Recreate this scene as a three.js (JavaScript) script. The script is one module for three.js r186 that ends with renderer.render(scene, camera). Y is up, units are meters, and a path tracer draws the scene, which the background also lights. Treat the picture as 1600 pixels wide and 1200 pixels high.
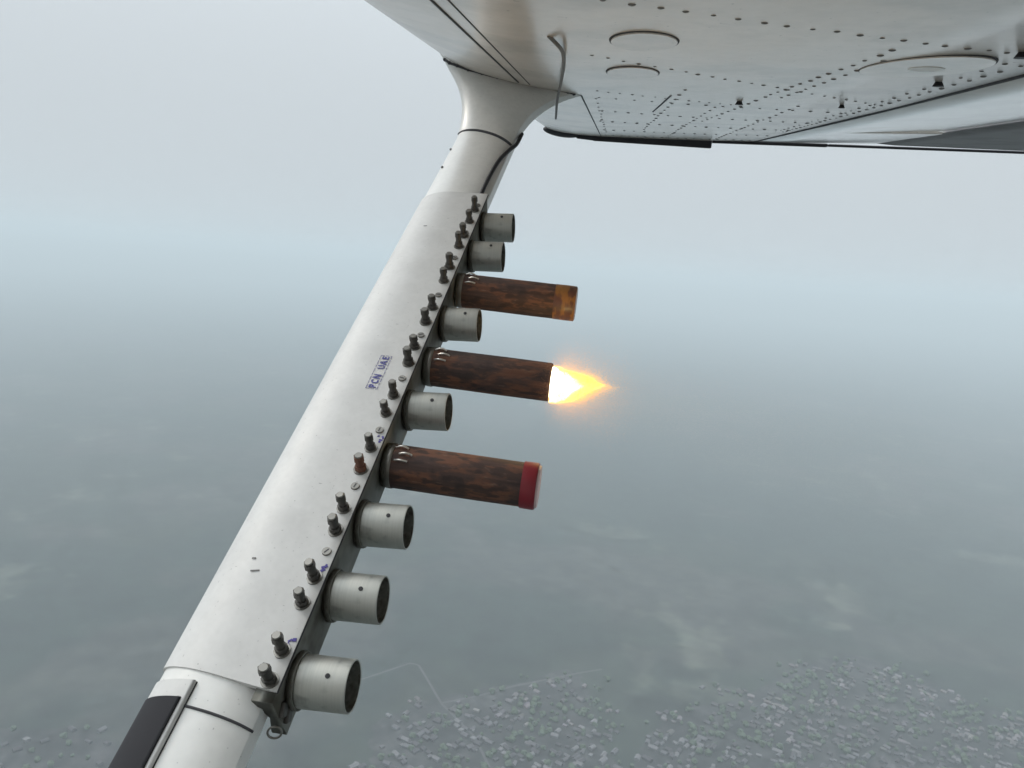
import * as THREE from 'three';
import { mergeGeometries } from 'three/addons/utils/BufferGeometryUtils.js';
import { RoundedBoxGeometry } from 'three/addons/geometries/RoundedBoxGeometry.js';

// ---------------------------------------------------------------- camera, sky, sun, exposure
const scene = new THREE.Scene();
const camera = new THREE.PerspectiveCamera(53.13, 4 / 3, 0.05, 60000);
camera.rotation.order = 'YXZ';
camera.rotation.set(THREE.MathUtils.degToRad(-8.404), THREE.MathUtils.degToRad(6.731), THREE.MathUtils.degToRad(4.249));   // the airplane banks 7 degrees, see the end of the airplane's part
scene.add(camera);

const renderer = new THREE.WebGLRenderer({ antialias: true });
renderer.setSize(1024, 768);
renderer.toneMapping = THREE.LinearToneMapping;
renderer.toneMappingExposure = 1.0;
renderer.shadowMap.enabled = true;

{ // even overcast: thin and brightest overhead, dullest at the horizon
  const w = 128, h = 64, data = new Float32Array(w * h * 4);
  for (let j = 0; j < h; j++) {
    const s = Math.max(0, Math.sin(((j + 0.5) / h - 0.5) * Math.PI)), L = 0.645 + 3.0 * Math.pow(s, 2.7);
    for (let i = 0; i < w; i++) data.set([L * 0.915, L * 0.99, L * 1.045, 1], (j * w + i) * 4);
  }
  const sky = new THREE.DataTexture(data, w, h, THREE.RGBAFormat, THREE.FloatType);
  sky.mapping = THREE.EquirectangularReflectionMapping; sky.magFilter = THREE.LinearFilter; sky.needsUpdate = true;
  scene.background = sky; scene.environment = sky;
}
const sun = new THREE.DirectionalLight(0xfff4e6, 1.0);
sun.position.set(-9, 8.6, -5.2); sun.target.position.set(0, 0, -2);
sun.castShadow = true; sun.shadow.radius = 20; sun.shadow.mapSize.set(2048, 2048);
Object.assign(sun.shadow.camera, { left: -6, right: 6, top: 6, bottom: -6, near: 0.5, far: 30 });
scene.add(sun, sun.target);
scene.fog = new THREE.FogExp2(new THREE.Color(0.855, 0.96, 1.0), 0.00019);

// ---------------------------------------------------------------- helpers
let seed = 7;
const rnd = () => { seed = (seed * 1664525 + 1013904223) >>> 0; return seed / 4294967296; };
const hash = (x, y, s) => { let n = (x * 374761393 + y * 668265263 + s * 982451653) | 0; n = Math.imul(n ^ (n >>> 13), 1274126177); n ^= n >>> 16; return (n >>> 0) / 4294967296; };
function noise(x, y, p, s) {            // value noise, repeats every p
  const xi = Math.floor(x), yi = Math.floor(y), fx = x - xi, fy = y - yi, u = fx * fx * (3 - 2 * fx), v = fy * fy * (3 - 2 * fy);
  const m = (a) => ((a % p) + p) % p, x0 = m(xi), x1 = m(xi + 1), y0 = m(yi), y1 = m(yi + 1);
  return (hash(x0, y0, s) * (1 - u) + hash(x1, y0, s) * u) * (1 - v) + (hash(x0, y1, s) * (1 - u) + hash(x1, y1, s) * u) * v;
}
function fbm(u, v, p, oct, s) { let a = 0, k = 0.5, t = 0; for (let o = 0; o < oct; o++) { a += k * noise(u * p, v * p, p, s + o); t += k; k *= 0.55; p *= 2; } return a / t; }
const clamp = THREE.MathUtils.clamp, lerp = THREE.MathUtils.lerp, sstep = THREE.MathUtils.smoothstep;
function tex(n, fn, srgb = true) {
  const d = new Uint8Array(n * n * 4);
  for (let j = 0; j < n; j++) for (let i = 0; i < n; i++) { const c = fn((i + 0.5) / n, (j + 0.5) / n, i, j), k = (j * n + i) * 4; for (let q = 0; q < 3; q++) d[k + q] = clamp(Array.isArray(c) ? c[q] : c, 0, 1) * 255; d[k + 3] = 255; }
  const t = new THREE.DataTexture(d, n, n, THREE.RGBAFormat, THREE.UnsignedByteType);
  t.wrapS = t.wrapT = THREE.RepeatWrapping; t.magFilter = THREE.LinearFilter; t.minFilter = THREE.LinearMipmapLinearFilter; t.generateMipmaps = true;
  if (srgb) t.colorSpace = THREE.SRGBColorSpace;
  t.needsUpdate = true; return t;
}
const rep = (t, x, y = x) => { const c = t.clone(); c.repeat.set(x, y); c.needsUpdate = true; return c; };
const lin = (r, g, b) => new THREE.Color().setRGB(r, g, b);
const V = (x, y, z) => new THREE.Vector3(x, y, z);
const taken = {};
const numbered = (n) => { const k = taken[n] = (taken[n] ?? -1) + 1; return k ? `${n}_${String(k).padStart(3, '0')}` : n; };
function add(name, geo, mat, parent) { const m = new THREE.Mesh(geo, mat); m.name = name; m.castShadow = m.receiveShadow = true; parent.add(m); return m; }
function thing(name, label, category, group) { const g = new THREE.Group(); g.name = numbered(name); g.userData = { label, category }; if (group) g.userData.group = group; scene.add(g); return g; }
/** sections: equal-length loops of Vector3; uv in metres along the loop and along the loft. */
function loft(sections, { closed = true, caps = true, crease } = {}) {
  const n = sections[0].length, pos = [], uv = [], idx = [], cols = closed ? n + 1 : n;
  let run = 0;
  sections.forEach((s, j) => {
    if (j) run += s[0].distanceTo(sections[j - 1][0]);
    let u = 0;
    for (let i = 0; i < cols; i++) { const p = s[i % n]; if (i) u += p.distanceTo(s[(i - 1) % n]); pos.push(p.x, p.y, p.z); uv.push(u, run); }
  });
  for (let j = 0; j + 1 < sections.length; j++) for (let i = 0; i + 1 < cols; i++) { const a = j * cols + i, b = a + 1, c = a + cols, d = c + 1; idx.push(a, b, d, a, d, c); }
  const g = new THREE.BufferGeometry();
  g.setAttribute('position', new THREE.Float32BufferAttribute(pos, 3)); g.setAttribute('uv', new THREE.Float32BufferAttribute(uv, 2)); g.setIndex(idx);
  g.computeVertexNormals();
  if (closed) { const N = g.attributes.normal; for (let j = 0; j < sections.length; j++) { const a = j * cols, b = a + cols - 1, v = V(N.getX(a) + N.getX(b), N.getY(a) + N.getY(b), N.getZ(a) + N.getZ(b)).normalize(); N.setXYZ(a, v.x, v.y, v.z); N.setXYZ(b, v.x, v.y, v.z); } }
  if (!caps) return g;
  const parts = [g.toNonIndexed()];
  for (const [s, flip] of [[sections[0], true], [sections.at(-1), false]]) {
    const c = s.reduce((a, p) => a.add(p), V(0, 0, 0)).divideScalar(n), P = [], U = [];
    for (let i = 0; i < n; i++) { const t = [c, s[i], s[(i + 1) % n]]; if (flip) t.reverse(); for (const p of t) { P.push(p.x, p.y, p.z); U.push(p.x, p.y); } }
    const k = new THREE.BufferGeometry(); k.setAttribute('position', new THREE.Float32BufferAttribute(P, 3)); k.setAttribute('uv', new THREE.Float32BufferAttribute(U, 2)); k.computeVertexNormals(); parts.push(k);
  }
  return mergeGeometries(parts);
}
function scaleUV(g, a, b) { const u = g.attributes.uv; for (let i = 0; i < u.count; i++) u.setXY(i, u.getX(i) * a, u.getY(i) * b); return g; }
const tube = (pts, r, seg = 24, rs = 8) => new THREE.TubeGeometry(new THREE.CatmullRomCurve3(pts), seg, r, rs);

// ---------------------------------------------------------------- textures and materials
const tPaint = tex(512, (u, v) => { const a = fbm(u, v, 6, 5, 11), b = fbm(u, v, 60, 2, 31), sp = noise(u * 170, v * 170, 170, 5); let g = 0.97 - 0.05 * Math.abs(a - 0.5) * 2 - 0.03 * b; if (sp > 0.955 && b > 0.5) g -= 0.22; return [g, g * 0.995, g * 0.985]; });
const tRoughPaint = tex(256, (u, v) => { const g = 0.75 + 0.25 * fbm(u, v, 8, 5, 71); return [g, g, g]; }, false);
const tWing = tex(512, (u, v) => { const a = fbm(u, v, 5, 5, 41), st = fbm(u * 1, v, 40, 3, 43); let g = 0.95 - 0.10 * sstep(a, 0.45, 0.8) - 0.05 * st; if (noise(u * 120, v * 120, 120, 8) > 0.96) g -= 0.15; return [g, g * 0.985, g * 0.965]; });
const tMetal = tex(512, (u, v) => { const s = noise(u * 4, v * 256, 256, 3) * 0.5 + fbm(u, v, 7, 4, 9) * 0.5; const g = 0.88 + 0.1 * s - 0.15 * sstep(fbm(u, v, 9, 4, 22), 0.6, 0.8); return [g, g, g * 0.98]; });
const tRail = tex(512, (u, v) => { const a = fbm(u, v, 10, 5, 51), b = sstep(fbm(u, v, 5, 4, 53), 0.5, 0.75); return [0.62 + 0.3 * a - 0.2 * b, 0.62 + 0.3 * a - 0.22 * b, 0.60 + 0.3 * a - 0.25 * b]; });
const tCard = tex(512, (u, v) => { // scorched, rusty card: fine mottling, lengthwise scuffs, pale flecks
  const a = fbm(u, v, 11, 6, 61), b = fbm(u, v, 23, 5, 62), c = fbm(u, v, 48, 3, 63), st = noise(u * 44, v * 7, 44, 64), st2 = noise(u * 90, v * 14, 90, 65);
  const rust = sstep(a, 0.44, 0.62), dark = sstep(b, 0.48, 0.66), pale = sstep(c * 0.7 + st2 * 0.3, 0.66, 0.82) * 0.45;
  let r = lerp(0.30, 0.43, rust), g = lerp(0.225, 0.285, rust), bl = lerp(0.20, 0.215, rust);
  r = lerp(r, 0.215, dark * 0.7); g = lerp(g, 0.17, dark * 0.7); bl = lerp(bl, 0.16, dark * 0.7);
  const k = 0.85 + 0.16 * st + 0.14 * st2; return [lerp(r * k, 0.52, pale), lerp(g * k, 0.43, pale), lerp(bl * k, 0.37, pale)];
});
const tAmber = tex(256, (u, v) => { const a = fbm(u, v, 5, 5, 81), b = sstep(fbm(u, v, 8, 4, 82), 0.5, 0.7); return [lerp(0.48, 0.66, a) - 0.18 * b, lerp(0.32, 0.46, a) - 0.13 * b, 0.17 + 0.08 * a]; });

const M = {
  sleeve: new THREE.MeshPhysicalMaterial({ name: 'white_paint', color: lin(0.67, 0.67, 0.665), map: rep(tPaint, 2.2), roughness: 0.6, roughnessMap: rep(tRoughPaint, 3), clearcoat: 0.1, clearcoatRoughness: 0.4 }),
  strut: new THREE.MeshPhysicalMaterial({ name: 'grey_white_paint', color: lin(0.80, 0.80, 0.785), map: rep(tPaint, 1.7), roughness: 0.45, roughnessMap: rep(tRoughPaint, 2.3), clearcoat: 0.2, clearcoatRoughness: 0.3 }),
  wing: new THREE.MeshPhysicalMaterial({ name: 'wing_paint', color: lin(0.79, 0.725, 0.665), map: rep(tWing, 1.1), roughness: 0.5, roughnessMap: rep(tRoughPaint, 1.3), clearcoat: 0.75, clearcoatRoughness: 0.18 }),
  flap: new THREE.MeshPhysicalMaterial({ name: 'flap_paint', color: lin(0.66, 0.65, 0.63), map: rep(tWing, 0.8), roughness: 0.38, clearcoat: 0.9, clearcoatRoughness: 0.12 }),
  greyPanel: new THREE.MeshStandardMaterial({ name: 'grey_panel_paint', color: lin(0.22, 0.22, 0.235), map: rep(tWing, 0.9), roughness: 0.55 }),
  seam: new THREE.MeshStandardMaterial({ name: 'dark_sealant', color: lin(0.05, 0.05, 0.055), roughness: 0.8 }),
  rivet: new THREE.MeshStandardMaterial({ name: 'grimy_rivet', color: lin(0.17, 0.165, 0.16), roughness: 0.7, metalness: 0.1 }),
  black: new THREE.MeshStandardMaterial({ name: 'black_rubber', color: lin(0.016, 0.016, 0.02), roughness: 0.6 }),
  pad: new THREE.MeshStandardMaterial({ name: 'black_grip_pad', color: lin(0.018, 0.018, 0.022), roughness: 0.85 }),
  rail: new THREE.MeshStandardMaterial({ name: 'dull_aluminium', color: lin(0.30, 0.30, 0.28), map: rep(tRail, 3), roughness: 0.6, metalness: 0.35 }),
  tubeM: new THREE.MeshStandardMaterial({ name: 'satin_aluminium', color: lin(0.52, 0.52, 0.50), map: rep(tMetal, 1, 1), roughness: 0.48, metalness: 0.6 }),
  rust: new THREE.MeshStandardMaterial({ name: 'rusty_steel', color: lin(0.16, 0.075, 0.05), roughness: 0.8, metalness: 0.2 }),
  bolt: new THREE.MeshStandardMaterial({ name: 'dark_steel', color: lin(0.09, 0.085, 0.078), roughness: 0.45, metalness: 0.7 }),
  nut: new THREE.MeshStandardMaterial({ name: 'plated_steel', color: lin(0.22, 0.21, 0.19), roughness: 0.4, metalness: 0.8 }),
  card: new THREE.MeshPhysicalMaterial({ name: 'scorched_card', map: tCard, roughness: 0.75, bumpMap: tCard, bumpScale: 0.0022 }),
  amber: new THREE.MeshPhysicalMaterial({ name: 'amber_resin', map: tAmber, roughness: 0.35, clearcoat: 0.3 }),
  red: new THREE.MeshStandardMaterial({ name: 'red_plastic', color: lin(0.22, 0.012, 0.022), roughness: 0.4 }),
  pink: new THREE.MeshStandardMaterial({ name: 'pale_end_disc', color: lin(0.72, 0.55, 0.55), roughness: 0.6 }),
  clip: new THREE.MeshStandardMaterial({ name: 'bright_wire', color: lin(0.8, 0.76, 0.7), roughness: 0.3, metalness: 0.8 }),
  ink: new THREE.MeshStandardMaterial({ name: 'violet_ink', color: lin(0.10, 0.085, 0.30), roughness: 0.8 }),
};

// ---------------------------------------------------------------- ground far below
const GY = -900;
const roadsXZ = [[[-560, -1420], [-453, -1514], [-376, -1600], [-352, -1596], [-269, -1459], [-185, -1366], [-120, -1240]], [[-268, -1463], [-200, -1508], [-135, -1562], [8, -1659], [60, -1690]]];
const townA = [[-420, -1000], [-336, -1231], [-370, -1345], [-269, -1462], [-134, -1560], [-10, -1655], [30, -1640], [47, -1565], [63, -1466], [104, -1333], [110, -1000]], townB = [[112, -1000], [125, -1338], [178, -1500], [254, -1585], [330, -1620], [439, -1706], [520, -1800], [605, -1860], [700, -1930], [760, -1915], [828, -1852], [921, -1756], [1040, -1720], [1200, -1600], [900, -1000]], townC = [[-1300, -1000], [-1080, -1190], [-893, -1212], [-740, -1165], [-700, -1000]];
const inside = (p, x, z) => { let c = false; for (let i = 0, j = p.length - 1; i < p.length; j = i++) if ((p[i][1] > z) !== (p[j][1] > z) && x < (p[j][0] - p[i][0]) * (z - p[i][1]) / (p[j][1] - p[i][1]) + p[i][0]) c = !c; return c; };
const TILE = 5200, X0 = -2600, Z0 = -4700;
const tGround = tex(1536, (u, v) => {
  const x = X0 + u * TILE, z = Z0 + v * TILE, wx = x + 160 * (fbm(u, v, 8, 3, 5) - 0.5), wz = z + 160 * (fbm(u, v, 8, 3, 6) - 0.5);
  const big = fbm(u, v, 9, 5, 15), mid = fbm(u, v, 26, 5, 16), fine = fbm(u, v, 110, 3, 17);
  let r = lerp(0.25, 0.32, mid), g = lerp(0.31, 0.345, mid), bl = lerp(0.27, 0.285, mid);
  const wood = sstep(big, 0.47, 0.60); r = lerp(r, 0.21, wood * 0.7); g = lerp(g, 0.275, wood * 0.7); bl = lerp(bl, 0.245, wood * 0.7);
  const dry = sstep(fbm(u, v, 13, 5, 18), 0.5, 0.64) * 0.6; r = lerp(r, 0.46, dry); g = lerp(g, 0.43, dry); bl = lerp(bl, 0.41, dry);
  const pale = sstep(fbm(u, v, 34, 4, 19), 0.62, 0.74) * sstep(fbm(u, v, 7, 3, 20), 0.40, 0.56) * 0.6; r = lerp(r, 0.62, pale); g = lerp(g, 0.63, pale); bl = lerp(bl, 0.55, pale);
  const tx = x + (wx - x) * 0.55 + 40 * (fine - 0.5), tz = z + (wz - z) * 0.55 + 60 * (mid - 0.5);
  if (inside(townA, tx, tz) || inside(townB, tx, tz) || inside(townC, tx, tz)) { const k = 0.75; r = lerp(r, 0.37, k); g = lerp(g, 0.345, k); bl = lerp(bl, 0.36, k); const q = 0.5 + fbm(u, v, 300, 2, 23); r *= q; g *= q; bl *= q; }
  const n = 0.29 + 0.40 * fine; return [r * n, g * n, bl * n];
});
{
  const g = new THREE.PlaneGeometry(64000, 64000, 16, 16); g.rotateX(-Math.PI / 2); g.translate(0, 0, -6000);
  const P = g.attributes.position, U = g.attributes.uv; for (let i = 0; i < P.count; i++) U.setXY(i, (P.getX(i) - X0) / TILE, (P.getZ(i) - Z0) / TILE);
  g.translate(0, GY, 0);
  const m = add('ground', g, new THREE.MeshStandardMaterial({ name: 'fields', map: tGround, roughness: 1 }), scene); m.userData.kind = 'structure';
  const rm = new THREE.MeshStandardMaterial({ name: 'pale_road', color: lin(0.065, 0.062, 0.062), roughness: 0.9 });
  roadsXZ.forEach((pts, k) => {
    const c = new THREE.CatmullRomCurve3(pts.map(([x, z]) => V(x, GY + 0.4 + 0.15 * k, z)), false, 'catmullrom', 0.1), pos = [], uv = [], idx = [], N = 60;
    for (let i = 0; i <= N; i++) { const p = c.getPoint(i / N), t = c.getTangent(i / N), s = V(-t.z, 0, t.x).normalize().multiplyScalar(k === 1 ? 3.2 : 2.6); pos.push(p.x + s.x, p.y, p.z + s.z, p.x - s.x, p.y, p.z - s.z); uv.push(0, i, 1, i); if (i < N) idx.push(2 * i, 2 * i + 1, 2 * i + 2, 2 * i + 1, 2 * i + 3, 2 * i + 2); }
    const rg = new THREE.BufferGeometry(); rg.setAttribute('position', new THREE.Float32BufferAttribute(pos, 3)); rg.setAttribute('uv', new THREE.Float32BufferAttribute(uv, 2)); rg.setIndex(idx); rg.computeVertexNormals();
    add(numbered('road'), rg, rm, scene).userData.kind = 'structure';
  });
}
{ // low mountains round the plain, beyond what the haze lets through
  const P = [], I = [], n = 96;
  for (let i = 0; i <= n; i++) { const a = i / n * Math.PI * 2, p = 700 + 480 * fbm(i / n, 0.3, 7, 4, 33), q = 250 * fbm(i / n, 0.6, 9, 3, 35); for (const [r, y] of [[21000, -2], [23000 + q, p * 0.45], [25000, p], [27500, p * 0.3]]) P.push(Math.cos(a) * r, GY + y, Math.sin(a) * r - 3000); if (i < n) for (let k = 0; k < 3; k++) { const b = i * 4 + k; I.push(b, b + 1, b + 5, b, b + 5, b + 4); } }
  const g = new THREE.BufferGeometry(); g.setAttribute('position', new THREE.Float32BufferAttribute(P, 3)); g.setIndex(I); g.computeVertexNormals();
  add('hills', g, new THREE.MeshStandardMaterial({ name: 'dry_rock', color: lin(0.16, 0.14, 0.12), roughness: 1 }), scene).userData.kind = 'structure';
}
// the town: the nearest 300 houses are things, the rest and the trees are masses
function houseGeo(w, d, h, r) { // walls and a gable roof with its ridge along x
  const s = new THREE.Shape([[-d / 2, 0], [d / 2, 0], [d / 2, h], [0, h + r], [-d / 2, h]].map(([a, b]) => new THREE.Vector2(a, b)));
  const g = new THREE.ExtrudeGeometry(s, { depth: w, bevelEnabled: false }); g.translate(0, 0, -w / 2); g.rotateY(Math.PI / 2); return g;
}
{
  const geos = [houseGeo(12, 8, 3.5, 2.0), houseGeo(8, 7, 4, 0.4), houseGeo(15, 8, 4, 2.2)];
  const mats = [[0.085, 0.079, 0.084], [0.052, 0.046, 0.050], [0.125, 0.118, 0.122]].map((c, i) => new THREE.MeshStandardMaterial({ name: ['pale_render', 'tile_roof', 'white_roof'][i], color: lin(...c), roughness: 0.9 }));
  const spots = [], trees = [];
  for (const [poly, step] of [[townA, 14], [townB, 14], [townC, 26]]) {
    const xs = poly.map((p) => p[0]), zs = poly.map((p) => p[1]);
    for (let x = Math.min(...xs); x < Math.max(...xs); x += step) for (let z = Math.min(...zs); z < Math.max(...zs); z += step) {
      const px = x + (rnd() - 0.5) * 13, pz = z + (rnd() - 0.5) * 13, q = rnd();
      if (!inside(poly, px + 90 * (noise(px / 45 + 90, pz / 45 + 90, 4096, 95) - 0.5) + (rnd() - 0.5) * 70, pz + 110 * (noise(px / 45 + 20, pz / 45 + 20, 4096, 96) - 0.5) + (rnd() - 0.5) * 90)) continue;
      const n = noise(px / 60 + 50, pz / 60 + 50, 4096, 91), ga = (px * 0.88 + pz * 0.47) / 84, gb = (-px * 0.47 + pz * 0.88) / 52, fr = (v) => Math.abs(v - Math.round(v));
      if (fr(ga) < 0.07 || fr(gb) < 0.09) continue;
      if (q < 0.62 && n > 0.28) spots.push([px, pz]); else if (q < 0.85) trees.push([px, pz]);
    }
  }
  const cam = (x, z) => { const v = V(x, GY, z).applyMatrix4(new THREE.Matrix4().makeRotationFromEuler(camera.rotation).invert()); return [v.x / -v.z / 0.6667, v.y / -v.z / 0.5, -v.z]; };
  const vis = spots.map(([x, z]) => ({ x, z, c: cam(x, z) })).filter((s) => Math.abs(s.c[0]) < 1 && Math.abs(s.c[1]) < 1.02).sort((a, b) => a.c[2] - b.c[2]);
  const near = vis.slice(0, 290), keep = new Set(near.map((s) => s.x + ',' + s.z));
  for (const s of near) {
    const k = Math.floor(rnd() * 3), h = add(numbered('town_house'), geos[k], mats[noise(s.x / 38 + 70, s.z / 38 + 70, 4096, 97) > 0.6 ? [2, 2, 0][Math.floor(rnd() * 3)] : [0, 1, 1, 1, 0, 1, 2][Math.floor(rnd() * 7)]], scene);
    h.position.set(s.x, GY + 0.05, s.z); h.rotation.y = -0.49 + (rnd() < 0.5 ? 0 : Math.PI / 2) + (rnd() - 0.5) * 0.5; h.scale.setScalar(0.8 + rnd() * 0.5);
    h.userData = { label: 'tiny pale house in the hazy town far below the wing', category: 'house', group: 'houses of the town far below' };
  }
  const rest = spots.filter((s) => !keep.has(s[0] + ',' + s[1])), im = new THREE.InstancedMesh(geos[0], mats[0], rest.length), o = new THREE.Object3D();
  rest.forEach(([x, z], i) => { o.position.set(x, GY + 0.05, z); o.rotation.set(0, -0.49 + (rnd() < 0.5 ? 0 : Math.PI / 2) + (rnd() - 0.5) * 0.5, 0); o.scale.setScalar(0.7 + rnd() * 0.6); o.updateMatrix(); im.setMatrixAt(i, o.matrix); const q = noise(x / 38 + 70, z / 38 + 70, 4096, 97) > 0.6 ? 1.1 + rnd() * 0.8 : 0.5 + rnd() * 0.6; im.setColorAt(i, lin(q, q * (0.9 + rnd() * 0.1), q * (0.85 + rnd() * 0.15))); });
  im.name = 'distant_houses'; im.userData = { kind: 'stuff', label: 'mass of pale houses in the hazy town', category: 'houses' }; im.castShadow = im.receiveShadow = true; scene.add(im);
  const tg = new THREE.IcosahedronGeometry(5, 1), tp = tg.attributes.position; for (let i = 0; i < tp.count; i++) { const q = 0.75 + 0.5 * hash(Math.round(tp.getX(i) * 9), Math.round(tp.getY(i) * 9 + tp.getZ(i) * 31), 3); tp.setXYZ(i, tp.getX(i) * q, tp.getY(i) * q * 0.9, tp.getZ(i) * q); } tg.computeVertexNormals(); tg.translate(0, 3.5, 0);
  const ti = new THREE.InstancedMesh(tg, new THREE.MeshStandardMaterial({ name: 'far_foliage', color: lin(0.06, 0.08, 0.05), roughness: 1 }), trees.length);
  trees.forEach(([x, z], i) => { o.position.set(x, GY, z); o.rotation.set(0, rnd() * 6, 0); o.scale.setScalar(0.6 + rnd() * 0.9); o.updateMatrix(); ti.setMatrixAt(i, o.matrix); });
  ti.name = 'distant_trees'; ti.userData = { kind: 'stuff', label: 'dark tree crowns scattered through the hazy town', category: 'trees' }; scene.add(ti);
}

// ---------------------------------------------------------------- airplane: fuselage side, wing, strut
const plane = thing('airplane', 'white high wing airplane, its wing underside and braced strut seen from the cabin', 'airplane');
{ // the cabin side behind the viewpoint
  const s = []; for (const x of [-2.6, -1.2, 1.5, 4.2]) s.push([[0.22, 0.34], [0.22, -1.0], [0.30, -1.3], [0.55, -1.45], [0.9, -1.45], [0.9, 0.34]].map(([z, y]) => V(x, y, z)).reverse());
  add('fuselage', loft(s), M.sleeve, plane);
}
// wing sections: [x, y] loops, x aft, from the lower seam forward round the nose, over the top to the rear face
const secIn = [[0.83, 0.265], [0.5, 0.26], [0.2, 0.258], [-0.15, 0.26], [-0.26, 0.268], [-0.36, 0.281], [-0.45, 0.299], [-0.535, 0.322], [-0.60, 0.350], [-0.632, 0.380], [-0.634, 0.412], [-0.60, 0.45], [-0.48, 0.50], [-0.3, 0.55], [0.0, 0.58], [0.4, 0.56], [0.83, 0.49]];
const secTip = [[0.83, 0.285], [0.5, 0.275], [0.2, 0.27], [-0.15, 0.266], [-0.26, 0.268], [-0.36, 0.272], [-0.43, 0.279], [-0.49, 0.291], [-0.525, 0.305], [-0.54, 0.320], [-0.535, 0.335], [-0.51, 0.355], [-0.42, 0.385], [-0.27, 0.41], [0.0, 0.42], [0.4, 0.41], [0.83, 0.365]];
const secAt = (z) => { const t = clamp((-2.65 - z) / 2.75, 0, 1); return secIn.map(([x, y], i) => [lerp(x, secTip[i][0], t), lerp(y, secTip[i][1], t)]); };
const underY = (x, z) => { const s = secAt(z); for (let i = 0; i < 8; i++) if (x <= s[i][0] && x >= s[i + 1][0]) return lerp(s[i + 1][1], s[i][1], (x - s[i + 1][0]) / (s[i][0] - s[i + 1][0])); return s[0][1]; };
const zs = [0.6, -0.4, -1.2, -2.0, -2.65, -3.3, -4.0, -4.7, -5.4];
const smoothSec = (z) => { // round the section with a spline so that the nose has no facets
  const s = secAt(z), c = new THREE.CatmullRomCurve3(s.slice(3).map(([x, y]) => V(x, y, z)), false, 'catmullrom', 0.5);
  return [...s.slice(0, 3).map(([x, y]) => V(x, y, z)), ...c.getPoints(36)];
};
const wing = add('wing', loft(zs.map(smoothSec)), M.wing, plane);
// flap and trailing panel behind the main wing
const strip = (pts, z0, z1, dz = 0) => loft([z0, z1].map((z) => pts(z).map(([x, y]) => V(x, y, z + dz))));
add('flap', strip((z) => { const q = clamp((-2.65 - z) / 2.75, 0, 1) * 0.02; return [[0.845, 0.268 + q], [1.05, 0.276 + q], [1.58, 0.312 + q], [1.58, 0.325 + q], [1.1, 0.40], [0.845, 0.45 - q]]; }, 0.6, -4.3), M.flap, wing);
add('aileron', strip((z) => [[0.845, 0.286], [1.05, 0.29], [1.58, 0.31], [1.58, 0.322], [1.1, 0.35], [0.845, 0.365]], -4.315, -5.39), M.flap, wing);
add('trailing_panel', strip((z) => [[1.588, 0.312], [1.7, 0.306], [2.9, 0.318], [2.9, 0.326], [1.588, 0.326]], -1.5, -5.39), M.greyPanel, wing);
const sealing = (pts, r) => add('seam', tube(pts, r, 20, 5), M.seam, wing);
sealing([0.3, -1.5, -3, -4.3, -5.35].map((z) => V(0.838, underY(0.83, z) + 0.001, z)), 0.006);
sealing([-2.7, -3.4, -4.2, -5.35].map((z) => V(-0.155, underY(-0.15, z), z)), 0.0028);
// nose lap strip inboard of the strut
for (const [x, r] of [[-0.352, 0.0035], [-0.315, 0.0028]]) sealing([0.2, -0.8, -1.6, -2.3, -2.6].map((z) => V(x, underY(x, z) + 0.0005, z)), r);
sealing([V(0.13, 0.2595, -2.57), V(0.115, 0.2605, -2.9), V(0.10, 0.2625, -3.22)], 0.004);
// rivets
const rivetGeo = new THREE.SphereGeometry(1, 10, 4, 0, Math.PI * 2, 0, Math.PI / 2); rivetGeo.scale(1, 0.45, 1); rivetGeo.rotateX(Math.PI);
const rivet = (x, z, r = 0.006) => { const m = add('rivet', rivetGeo, M.rivet, wing); m.position.set(x, underY(x, z) + 0.0004, z); m.scale.setScalar(r); };
const row = (a, b, n, r) => { for (let i = 0; i <= n; i++) { const t = i / n; rivet(lerp(a[0], b[0], t) + (rnd() - 0.5) * 0.006, lerp(a[1], b[1], t) + (rnd() - 0.5) * 0.008, r * (0.8 + rnd() * 0.45)); } };
row([-0.05, -1.28], [0.72, -1.64], 18, 0.0055);
row([-0.09, -1.83], [0.35, -2.22], 12, 0.0052); row([0.35, -2.22], [0.75, -2.62], 10, 0.005);
row([0.48, -1.62], [0.40, -2.5], 13, 0.006); row([0.40, -2.5], [0.33, -3.6], 10, 0.0065);
row([0.505, -1.75], [0.45, -2.5], 10, 0.0055);
row([0.77, -1.7], [0.785, -4.2], 32, 0.006); row([0.735, -1.75], [0.75, -4.2], 22, 0.005);
row([-0.1, -2.75], [0.75, -2.95], 14, 0.006); row([-0.1, -3.3], [0.75, -3.5], 16, 0.0065); row([-0.12, -3.9], [0.78, -4.05], 16, 0.0075); row([-0.12, -4.6], [0.78, -4.6], 16, 0.008);
row([0.16, -2.4], [0.10, -4.4], 14, 0.0065); row([-0.11, -2.8], [-0.11, -4.8], 12, 0.006);
row([-0.10, -2.55], [0.34, -2.78], 12, 0.0045); row([0.30, -2.9], [0.26, -5.1], 16, 0.0065); row([0.55, -2.75], [0.56, -5.1], 18, 0.0065); row([-0.12, -5.15], [0.78, -5.2], 18, 0.008);
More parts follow.
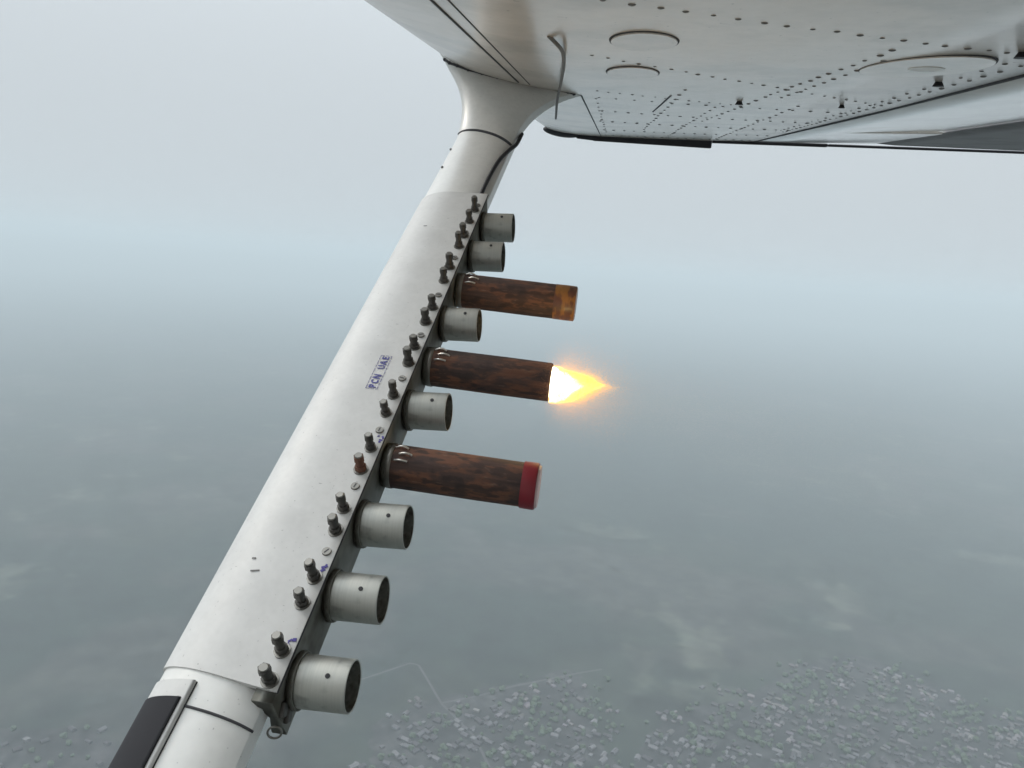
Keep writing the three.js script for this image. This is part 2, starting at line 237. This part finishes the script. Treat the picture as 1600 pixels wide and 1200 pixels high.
// inspection covers
function cover(x, z, rx, rz, turn = 0) {
  const s = new THREE.Shape(); s.absellipse(0, 0, rx, rz, 0, Math.PI * 2);
  const g = new THREE.ExtrudeGeometry(s, { depth: 0.0022, bevelEnabled: true, bevelSize: 0.0015, bevelThickness: 0.0008, bevelSegments: 2, curveSegments: 40 }); g.rotateX(Math.PI / 2); g.translate(0, -0.001, 0);
  const m = add('inspection_cover', g, M.wing, wing); m.position.set(x, underY(x, z), z); m.rotation.y = turn;
  const pts = []; for (let i = 0; i < 48; i++) { const a = i / 48 * Math.PI * 2; pts.push(V(x + (rx + 0.003) * Math.cos(a) * Math.cos(turn) + (rz + 0.003) * Math.sin(a) * Math.sin(turn), underY(x, z) + 0.0002, z - (rx + 0.003) * Math.cos(a) * Math.sin(turn) + (rz + 0.003) * Math.sin(a) * Math.cos(turn))); }
  add('gasket', new THREE.TubeGeometry(new THREE.CatmullRomCurve3(pts, true), 64, 0.0024, 5, true), M.seam, wing);
}
cover(0.02, -1.62, 0.062, 0.10, 0.05); cover(0.005, -2.08, 0.062, 0.11, 0.05); cover(0.6, -1.81, 0.10, 0.16, 0.3);
{ const s = add('cover_plate', new THREE.CylinderGeometry(0.035, 0.035, 0.004, 24), M.strut, wing); s.position.set(0.61, 0.2585, -1.82); }
for (const [x, z, r] of [[0.35, -2.66, 0.013], [0.72, -2.05, 0.013], [0.7, -1.61, 0.014], [0.66, -2.65, 0.010]]) { // small drain fittings
  const m = add('drain_fitting', new THREE.CylinderGeometry(r * 0.5, r, 0.012, 12), M.black, wing); m.position.set(x, underY(x, z) - 0.004, z);
}
// wing tip: dark lamp housing and rub strips along the end
{
  const g = new THREE.SphereGeometry(1, 24, 14); g.scale(0.13, 0.035, 0.09); const m = add('tip_lamp', g, M.black, wing); m.position.set(-0.42, 0.285, -5.42); m.rotation.z = -0.1;
  const b = (x0, x1, y0, y1, h, z = -5.425) => { const q = add('tip_strip', new RoundedBoxGeometry(x1 - x0, h, 0.05, 2, 0.008), M.black, wing); q.position.set((x0 + x1) / 2, (y0 + y1) / 2, z); q.rotation.z = Math.atan2(y1 - y0, x1 - x0); };
  b(-0.32, -0.2, 0.272, 0.264, 0.05); b(-0.21, 0.57, 0.262, 0.254, 0.05); b(0.572, 1.3, 0.274, 0.286, 0.022); b(1.302, 2.9, 0.287, 0.312, 0.016);
}
{ // bent vent tube under the wing behind the nose
  const pts = [V(-0.165, 0.262, -1.62), V(-0.15, 0.250, -1.63), V(-0.143, 0.246, -1.68), V(-0.150, 0.245, -1.85), V(-0.178, 0.240, -2.15), V(-0.215, 0.222, -2.5), V(-0.25, 0.196, -2.9)];
  add('vent_tube', tube(pts, 0.004, 40, 8), M.rivet, wing);
}

// strut frame: z runs along it, c across its chord (0 front, 1 rear), h out of its upper face
const ay = (z) => -0.15 - 0.504 * (z + 2.03);
const xLE = (z) => lerp(-0.588, -0.527, (z + 0.87) / (-2.5 + 0.87)), xTE = (z) => lerp(-0.42, -0.338, (z + 0.87) / (-2.5 + 0.87));
const SP = (z, c, h) => V(lerp(xLE(z), xTE(z), c), ay(z) + 0.893 * h, z + 0.45 * h);
const half = (c) => 0.039 * Math.pow(clamp(1 - Math.pow(Math.abs(c - 0.52) / 0.52, 2.3), 0, 1), 0.62);   // half thickness over the chord
const strutLoop = (z, grow = 0) => { const o = [], n = 26; for (let i = 0; i < n; i++) { const c = 0.5 - 0.5 * Math.cos(i / n * Math.PI); o.push(SP(z, c - (c < 0.5 ? grow : -grow) * 0, half(c) + grow)); } for (let i = 0; i < n; i++) { const c = 0.5 + 0.5 * Math.cos(i / n * Math.PI); o.push(SP(z, c, -half(c) - grow)); } return o; };
const strut = add('strut', loft([0.25, -0.5, -0.87, -1.4, -2.0, -2.5].map((z) => strutLoop(z)).reverse()), M.strut, plane);
{ // flared cuff between strut and wing
  const secs = [], base = strutLoop(-2.5), n = base.length;
  for (let j = 0; j <= 14; j++) {
    const t = j / 14, e = Math.pow(t, 2.1), eL = Math.pow(t, 3.4);
    secs.push(base.map((p, i) => {
      const z0 = lerp(-2.5, -2.72, t), q = SP(z0, 0.5, 0), c = (p.x - xLE(-2.5)) / (xTE(-2.5) - xLE(-2.5)), up = i < n / 2 ? 1 : -1, hh = half(clamp(c, 0, 1)) * up;
      const x = lerp(lerp(xLE(z0), xTE(z0), c), lerp(-0.652, -0.145, c), lerp(eL, e, clamp(c * 1.6, 0, 1))), thick = lerp(1, 1.25, e);
      const ySurf = (x < -0.6 ? lerp(0.352, 0.385, clamp((-0.6 - x) / 0.045, 0, 1)) : underY(x, -2.65)) + 0.004, yy = lerp(ay(z0) , ySurf, Math.pow(t, 1.6)), hN = hh * thick;
      return V(x, yy + 0.893 * hN * (1 - e * 0.9), z0 + hN * lerp(0.45, 1.0, e));
    }));
  }
  add('cuff', loft(secs, { caps: false }), M.strut, strut);
  const line = (sec, r) => add('cuff_seam', tube(sec, r, 70, 5), M.seam, strut);
  { const o = []; for (let i = 0; i <= 24; i++) { const c = 0.02 + 0.96 * (0.5 - 0.5 * Math.cos(i / 24 * Math.PI)); o.push(SP(-2.525 + 0.07 * c, c, half(c) + 0.0004)); } line(o, 0.0055); }
  const last = secs.at(-2); line(last.slice(1, 26), 0.0042);
  const sg = new THREE.SphereGeometry(0.006, 10, 6);
  for (let i = 2; i < 25; i += 2) { const p = last[i]; add('cuff_screw', sg, M.seam, strut).position.copy(p); }
}
// lower end: seam, grip pad in a pale rim, tie ring
{
  const arc = (z, c0, c1, h) => { const o = []; for (let i = 0; i <= 24; i++) { const c = lerp(c0, c1, i / 24); o.push(SP(lerp(z, z + 0.010, (c - 0.4) / 0.6), c, half(c) + h)); } return o; };
  add('strut_seam', tube(arc(-0.838, 0.40, 1.0, 0.0003), 0.0022, 40, 5), M.seam, strut);
  // pad wrapped over the front of the strut
  const patch = (z0, z1, c0, c1, h0, h1) => { const secs = []; for (let j = 0; j <= 8; j++) { const z = lerp(z0, z1, j / 8), top = [], bot = []; for (let i = 0; i <= 12; i++) { const c = lerp(c0, c1, i / 12); top.push(SP(z, c, half(c) + h1)); bot.unshift(SP(z, c, half(c) + h0)); } secs.push([...top, ...bot]); } return loft(secs.reverse()); };
  const rim = add('pad_rim', patch(-0.15, -0.868, 0.004, 0.43, -0.004, 0.006), M.sleeve, strut);
  add('grip_pad', patch(-0.14, -0.845, 0.02, 0.385, 0.002, 0.0085), M.pad, rim);
  const e = add('pad_edge', tube([-0.15, -0.4, -0.65, -0.85, -0.868].map((z) => SP(z, 0.433, half(0.433) + 0.0002)), 0.0012, 30, 5), M.seam, strut);
  const t = add('tie_ring', new THREE.TorusGeometry(0.0095, 0.0016, 8, 24), M.nut, strut); t.position.copy(SP(-0.842, 1.10, -0.018)); t.rotation.y = 0.3;
}
// cable along the rear edge of the strut
add('cable', tube([SP(-2.56, 1.05, 0.004), SP(-2.48, 1.045, 0.01), SP(-2.42, 1.0, 0.022), SP(-2.34, 0.93, 0.030), SP(-2.22, 0.90, 0.034), SP(-2.12, 0.91, 0.036)], 0.0062, 50, 8), M.black, strut);
for (const [z, c] of [[-2.42, 0.03], [-2.3, 0.07]]) { const m = add('screw', new THREE.SphereGeometry(0.004, 10, 6), M.rivet, strut); m.position.copy(SP(z, c, half(c) + 0.002)); }

// ---------------------------------------------------------------- flare rack on the strut
const rack = thing('flare_rack', 'flare rack on the strut: white cover sheet, dark bolts, grey rail with short metal tubes', 'flare rack');
const ZT = (i) => -2.063 + 0.1282 * i, xR = (z) => -0.400 + (z + 0.909) * -0.0373;
const RP = (z, dx, h) => V(xR(z) + dx, ay(z) + 0.893 * h, z + 0.45 * h);
const zA = -0.868, zB = -2.135;
const sleeveTop = (c) => c < 0.5 ? half(c) + 0.004 : lerp(half(0.5) + 0.004, 0.0425, sstep(c, 0.5, 0.8));
{
  const secs = [];
  for (let j = 0; j <= 12; j++) {
    const z = lerp(zA, zB, j / 12), out = [], inn = [];
    const zz = (c) => z - 0.022 * (1 - c) * (1 - j / 12);
    const put = (c, h, nx, nh) => { const k = zz(c), p = V(lerp(xLE(k), xR(k) + 0.002, c), ay(k) + 0.893 * h, k + 0.45 * h); out.push(p); const q = p.clone(); q.x += nx; q.y -= 0.893 * nh; q.z -= 0.45 * nh; inn.unshift(q); };
    for (let i = 0; i <= 10; i++) { const c = 0.45 * Math.pow(1 - i / 10, 2); put(c - 0.012 * (1 - c / 0.45), -half(c) - 0.004 * (c / 0.45 + 0.2), 0.002, -0.0015); }
    for (let i = 1; i <= 22; i++) { const c = Math.pow(i / 22, 2) < 0.3 ? Math.pow(i / 22, 2) : Math.pow(i / 22, 2); const x = c; put(x - 0.012 * Math.max(0, 1 - x / 0.2), sleeveTop(x), 0, 0.0025); }
    secs.push([...out, ...inn]);
  }
  add('cover_sheet', loft(secs.reverse()), M.sleeve, rack);
}
{ // the rail: a channel behind the tubes with a top lip under the cover sheet
  const prof = [[-0.030, 0.037], [0, 0.037], [0, -0.060], [-0.022, -0.060], [-0.022, -0.055], [-0.005, -0.055], [-0.005, 0.033], [-0.030, 0.033]];
  add('rail', loft([zA + 0.012, -1.3, -1.7, zB + 0.005].map((z) => prof.map(([x, h]) => RP(z, x, h)))), M.rail, rack);
  add('rail_edge', tube([RP(zA, 0.0015, 0.0395), RP(-1.5, 0.0015, 0.0395), RP(zB, 0.0015, 0.0395)], 0.0022, 40, 5), M.seam, rack);
  for (const [z, h] of [[zA - 0.002, -0.030], [zA + 0.001, -0.006]]) { const m = add('end_clamp', new RoundedBoxGeometry(0.024, 0.022, 0.016, 2, 0.003), M.bolt, rack); m.position.copy(RP(z, -0.006, h)); m.rotation.x = -0.46; }
}
// fastenings on the cover sheet
const up = V(0, 0.893, 0.45), upQ = new THREE.Quaternion().setFromUnitVectors(V(0, 1, 0), up);

const shankGeo = new THREE.CylinderGeometry(0.0072, 0.0072, 0.034, 14), headGeo = new THREE.CylinderGeometry(0.0096, 0.0100, 0.010, 6), capGeo = new THREE.CylinderGeometry(0.0060, 0.0072, 0.002, 14), washGeo = new THREE.CylinderGeometry(0.0125, 0.0125, 0.0022, 20);
function bolt(z, x, steel = M.bolt) { // threaded stud with nut and washer, standing on the sheet
  const b = new THREE.Group(); b.name = 'bolt'; rack.add(b);
  b.position.copy(RP(z, x, 0.0425)); b.quaternion.copy(upQ); b.rotateZ((rnd() - 0.5) * 0.10); b.rotateX((rnd() - 0.5) * 0.12); b.scale.set(0.92 + rnd() * 0.16, 0.84 + rnd() * 0.34, 0.92 + rnd() * 0.16);
  add('washer', washGeo, M.nut, b).position.y = 0.0012; add('nut', headGeo, steel, b).position.y = 0.0068; add('shank', shankGeo, steel, b).position.y = 0.0175;
  const c = add('upper_nut', headGeo, steel, b); c.position.y = 0.0285; c.scale.set(0.94, 0.9, 0.94); c.rotation.y = 0.4; add('stud_end', capGeo, M.nut, b).position.y = 0.0353;
}
const screwGeo = new THREE.CylinderGeometry(0.0072, 0.0078, 0.0035, 14), slotGeo = new THREE.BoxGeometry(0.009, 0.001, 0.002);
for (const z of [-2.07, -2.018, -1.955, -1.908, -1.824, -1.775, -1.681, -1.634, -1.555, -1.507, -1.422, -1.376, -1.293, -1.25, -1.169, -1.129, -1.048, -1.006, -0.941, -0.90]) bolt(z + 0.018 + (rnd() - 0.5) * 0.005, -0.0145 + (rnd() - 0.5) * 0.003, z === -1.25 ? M.rust : M.bolt);
for (const z of [-2.075, -1.95, -1.844, -1.705, -1.573, -1.448, -1.318, -1.196, -1.074, -0.878]) {
  const s = add('screw', screwGeo, M.nut, rack); s.position.copy(RP(z, -0.0125, 0.0442)); s.quaternion.copy(upQ); s.rotateY(rnd() * 3);
  add('slot', slotGeo, M.black, s).position.y = 0.0016;
}
// tube holders
const boreLen = 0.084, tilt = 0.035;
const ringGeo = (ro, ri, len) => { const p = [[ri, 0], [ro, 0], [ro, len - 0.0015], [ro - 0.001, len], [ri + 0.0006, len], [ri, len - 0.001], [ri, 0]].map(([r, y]) => new THREE.Vector2(r, y)); return new THREE.LatheGeometry(p, 48); };
const shellGeo = (() => { const p = [[0.0377, 0], [0.0377, boreLen - 0.001], [0.0369, boreLen], [0.0357, boreLen], [0.0352, boreLen - 0.001]].map(([r, y]) => new THREE.Vector2(r, y)); return new THREE.LatheGeometry(p, 56); })();
const boreGeo = (() => { const p = [[0.0352, boreLen - 0.0008], [0.0352, 0.001], [0.0001, 0.001]].map(([r, y]) => new THREE.Vector2(r, y)); return new THREE.LatheGeometry(p, 40); })();
const collarGeo = ringGeo(0.0415, 0.030, 0.010), holeGeo = new THREE.CylinderGeometry(0.0036, 0.0036, 0.003, 14);
const loaded = { 2: 1, 4: 1, 6: 1 };
const aft = (o, z, dx, tiltUp) => { o.position.copy(RP(z, dx, -0.0135)); o.rotation.set(0, 0, -Math.PI / 2 + tiltUp); };   // own y axis points aft
for (let i = 0; i < 10; i++) {
  const z = ZT(i), h = new THREE.Group(); h.name = 'tube_holder'; rack.add(h); aft(h, z, 0.0015, loaded[i] ? -0.04 : tilt + (rnd() - 0.5) * 0.02);
  if (loaded[i]) h.position.copy(RP(z, 0.0015, -0.019)); h.rotateY(rnd() * 0.5);
  add('collar', collarGeo, M.rail, h);
  const s = add('tube', shellGeo, M.tubeM, h);
  if (loaded[i]) { s.scale.y = 0.5; continue; }
  add('bore', boreGeo, M.rail, h);
  const k = add('pin_hole', holeGeo, M.black, h);
  const dir = V(0.5, 0, 0.85).normalize(); // toward the upper inboard side
  const world = V(0, 0.80, 0.60), inv = h.quaternion.clone().invert(), loc = world.applyQuaternion(inv); loc.y = 0; loc.normalize();
  k.position.copy(loc.clone().multiplyScalar(0.0372)); k.position.y = boreLen * 0.66; k.quaternion.setFromUnitVectors(V(0, 1, 0), loc);
}
// ink marks: a small framed stamp and two smudged notes, written on the cover sheet
function note(text, w, hgt, z, c, frame, turn = 0) {
  const cv = document.createElement('canvas'); cv.width = 512; cv.height = Math.round(512 * hgt / w); const x = cv.getContext('2d');
  x.clearRect(0, 0, cv.width, cv.height); x.strokeStyle = x.fillStyle = '#41418a'; x.lineWidth = 5; if (frame) { x.setLineDash([60, 14, 34, 9]); x.strokeRect(10, 10, cv.width - 20, cv.height - 20); x.setLineDash([]); }
  x.font = `bold ${Math.round(cv.height * 0.74)}px sans-serif`; x.textAlign = 'center'; x.textBaseline = 'middle';
  [...text].forEach((ch, i) => { for (let k = 0; k < 2; k++) { x.save(); x.globalAlpha = 0.75; x.translate(cv.width * (0.09 + 0.82 * i / (text.length - 1)) + (rnd() - 0.5) * 9, cv.height * (0.52 + (rnd() - 0.5) * 0.1)); x.rotate((rnd() - 0.5) * 0.3); x.fillText(ch, 0, 0); x.restore(); } });
  const t = new THREE.CanvasTexture(cv); t.colorSpace = THREE.SRGBColorSpace;
  const g = new THREE.PlaneGeometry(w, hgt); g.rotateX(-Math.PI / 2); const m = add('ink_mark', g, new THREE.MeshStandardMaterial({ name: 'blue_ink', map: t, roughness: 0.6, transparent: true }), rack);
  m.position.copy(SP(z, c, sleeveTop(c) + 0.0012));
  const along = V(xLE(z - 0.1) - xLE(z), 0.0504, -0.1).normalize(), acr = V().crossVectors(along, up).normalize();
  m.quaternion.setFromRotationMatrix(new THREE.Matrix4().makeBasis(along, up.clone().sub(along.clone().multiplyScalar(up.dot(along))).normalize(), acr)); m.rotateY(turn);
}
note('PCN UAE', 0.105, 0.027, -1.46, 0.70, true);
{ const b = (z, x, n) => { for (let i = 0; i < n; i++) { const g = new THREE.BoxGeometry(0.004 + rnd() * 0.004, 0.0005, 0.0018 + rnd() * 0.003); const m = add('ink_mark', g, M.ink, rack); m.position.copy(RP(z + (rnd() - 0.5) * 0.016, x + (rnd() - 0.5) * 0.010, 0.0431 + i * 0.00008)); m.quaternion.copy(upQ); m.rotateY(rnd() * 3); } }; b(-0.93, -0.006, 7); b(-1.045, -0.006, 6); b(-1.30, -0.006, 4); }
for (const [z, c, l] of [[-1.03, 0.45, 0.014], [-1.05, 0.38, 0.006], [-1.97, 0.35, 0.009]]) { const m = add('scuff', new THREE.BoxGeometry(l, 0.0006, 0.0022), M.rivet, rack); m.position.copy(SP(z, c, sleeveTop(c) + 0.0006)); m.quaternion.copy(upQ); m.rotateY(0.2); }

// ---------------------------------------------------------------- flares
const FR = 0.0408;
function flare(i, label, len) {
  const f = thing('flare', label, 'flare', 'flares loaded in the rack'); aft(f, ZT(i), 0.012, -0.04); f.position.copy(RP(ZT(i), 0.012, -0.020));
  const p = [[0.0001, 0], [FR - 0.002, 0], [FR, 0.002], [FR, len * 0.3], [FR + 0.0004, len * 0.6], [FR, len - 0.003], [FR - 0.002, len], [0.034, len], [0.034, len - 0.006]].map(([r, y]) => new THREE.Vector2(r, y));
  const g = new THREE.LatheGeometry(p, 56); add('casing', scaleUV(g, 1, 1), M.card, f).rotation.y = i * 1.7;
  const b = add('base_band', new THREE.LatheGeometry([[FR - 0.001, -0.003], [FR + 0.0016, -0.003], [FR + 0.0016, 0.006], [FR - 0.001, 0.006]].map(([r, y]) => new THREE.Vector2(r, y)), 48), M.nut, f);
  const top = V(0, 0.9, 0.44).applyQuaternion(f.quaternion.clone().invert()); top.y = 0; top.normalize();
  for (const [y, a] of [[0.022, -0.25], [0.032, 0.12], [0.026, 0.45]]) { // bright igniter wire ends twisted at the base
    const c = top.clone().applyAxisAngle(V(0, 1, 0), a), q = c.clone().multiplyScalar(FR + 0.001);
    add('igniter_wire', tube([q.clone().setY(y - 0.014), q.clone().multiplyScalar(1.10).setY(y - 0.004), q.clone().multiplyScalar(1.08).setY(y + 0.004), q.clone().setY(y + 0.010)], 0.0019, 14, 6), M.clip, f);
  }
  return f;
}
const f1 = flare(2, 'brown scorched flare with burnt amber end, above the burning flare', 0.272);
add('burnt_end', new THREE.LatheGeometry([[FR + 0.0008, 0.225], [FR + 0.0012, 0.25], [FR + 0.0008, 0.274], [FR - 0.004, 0.277], [0.0001, 0.272]].map(([r, y]) => new THREE.Vector2(r, y)), 48), M.amber, f1);
const f2 = flare(4, 'brown card flare burning with a bright yellow flame at its end', 0.258);
const f3 = flare(6, 'brown mottled flare with an unlit red capped end, below the burning flare', 0.250);
{
  const c = add('red_cap', new THREE.LatheGeometry([[FR - 0.001, 0.246], [FR + 0.0022, 0.246], [FR + 0.0025, 0.27], [FR + 0.0015, 0.2735], [FR - 0.004, 0.2735], [FR - 0.005, 0.2715], [0.0001, 0.2715]].map(([r, y]) => new THREE.Vector2(r, y)), 56), M.red, f3);
  add('end_disc', new THREE.CylinderGeometry(FR - 0.0025, FR - 0.0012, 0.005, 40), M.pink, c).position.y = 0.2750;
}
{ // flame: a white hot core in thin burning envelopes
  const fl = new THREE.Group(); fl.name = 'flame'; f2.add(fl); fl.position.y = 0.259;
  const upL = V(0, 1, 0.2).applyQuaternion(f2.quaternion.clone().invert()).setY(0).normalize();
  const tongue = (r, len, lift, jag, s) => { // a lick of flame along own y, base as wide as the flare mouth
    const secs = [], n = 30, m = 22;
    for (let j = 0; j <= m; j++) { const t = j / m, q = Math.pow(1 - Math.pow(t, 1.7), 0.95), o = [];
      for (let i = 0; i < n; i++) { const a = i / n * Math.PI * 2, k = 1 + jag * (fbm(i / n, t * 0.6, 4, 3, s) - 0.5) * 2.4 * Math.sin(Math.PI * t), rr = Math.max(0.0003, r * q * k); o.push(V(Math.cos(a) * rr, -0.002 + t * len * (1 + 0.0 * k), Math.sin(a) * rr).addScaledVector(upL, lift * t * t)); } secs.push(o); }
    return loft(secs.reverse());
  };
  const glow = (r, g, b, op, name) => new THREE.MeshStandardMaterial({ name, color: 0x000000, emissive: lin(r, g, b), emissiveIntensity: 1, transparent: op < 1, opacity: op, roughness: 1, depthWrite: false });
  add('flame_core', tongue(0.0325, 0.046, 0.002, 0.35, 3), glow(7, 6.6, 5.4, 1, 'flame_core'), fl);
  add('flame_tongue', tongue(0.0338, 0.066, 0.007, 0.35, 5), glow(4.2, 3.0, 0.5, 0.3, 'flame_lick'), fl);
  // sparks and glowing smoke grains round the flame, thinning outwards and streaming aft
  const grain = new THREE.OctahedronGeometry(1, 0), o = new THREE.Object3D(), gauss = () => Math.sqrt(-2 * Math.log(1 - rnd() * 0.9999)) * Math.cos(6.2832 * rnd());
  const sideL = V(0, 1, 0).cross(upL).normalize();
  function grains(name, n, r, mat, place) {
    const im = new THREE.InstancedMesh(grain, mat, n);
    for (let i = 0; i < n; i++) { const [y, a, b] = place(); o.position.set(0, y, 0).addScaledVector(upL, a).addScaledVector(sideL, b); o.rotation.set(rnd() * 3, rnd() * 3, 0); o.scale.setScalar(r * (0.6 + 0.8 * rnd())); o.updateMatrix(); im.setMatrixAt(i, o.matrix); }
    im.name = name; im.userData.kind = 'stuff'; fl.add(im);
  }
  // a ragged flame body: fill = share of the radius filled, w = softness of its skin, tail = how far grains fly on aft
  const body = (len, lift, fill, w, tail, sag) => () => {
    const t = Math.pow(rnd(), 1.15), a = rnd() * 6.2832, lick = 1 + 0.55 * (noise(a * 1.1 + 7, t * 2.2, 7, 301) - 0.5);
    const q = 0.0355 * Math.pow(Math.max(0, 1 - Math.pow(t, 1.9)), 0.8) * lick * (1 - fill + fill * Math.sqrt(rnd())) + w * (0.6 + t) * -Math.log(1 - rnd() * 0.98);
    const y = t * len * lick - tail * t * Math.log(1 - rnd() * 0.98); return [y, Math.sin(a) * q + lift * t * t - sag * t, Math.cos(a) * q];
  };
  grains('flame_sparks', 30000, 0.00032, glow(6, 5.2, 2.6, 1, 'spark_white'), body(0.052, 0.003, 0.6, 0.0012, 0.004, 0.0));
  grains('flame_sparks', 60000, 0.00026, glow(4.0, 2.5, 0.30, 1, 'spark_yellow'), body(0.082, 0.012, 0.7, 0.0020, 0.006, 0.0));
  grains('flame_sparks', 50000, 0.00021, glow(2.3, 1.1, 0.15, 1, 'spark_orange'), body(0.098, 0.014, 0.5, 0.0050, 0.012, 0.003));
  grains('flame_sparks', 110000, 0.00016, glow(1.6, 0.80, 0.40, 1, 'spark_peach'), () => { const e = -Math.log(1 - rnd() * 0.97); return [0.012 + gauss() * 0.016 + e * 0.042, gauss() * (0.030 + 0.006 * e) - 0.010 * e * 0.5, gauss() * (0.030 + 0.006 * e)]; });
  grains('flare_smoke', 120000, 0.0002, new THREE.MeshStandardMaterial({ name: 'pale_smoke', color: lin(0.8, 0.76, 0.74), roughness: 1 }), () => { const e = 0.02 + 0.75 * Math.pow(rnd(), 1.6); return [e, gauss() * (0.022 + 0.10 * e) - 0.06 * e, gauss() * (0.022 + 0.10 * e)]; });
  const L = new THREE.PointLight(0xffa54a, 0.06); L.castShadow = true; L.shadow.radius = 1.5; L.position.y = 0.03; fl.add(L);
}
// the airplane flies in a gentle bank, wing raised; the camera, held in the cabin, banks with it
for (const o of [plane, rack, f1, f2, f3]) o.applyMatrix4(new THREE.Matrix4().makeRotationX(THREE.MathUtils.degToRad(7)));
renderer.render(scene, camera);
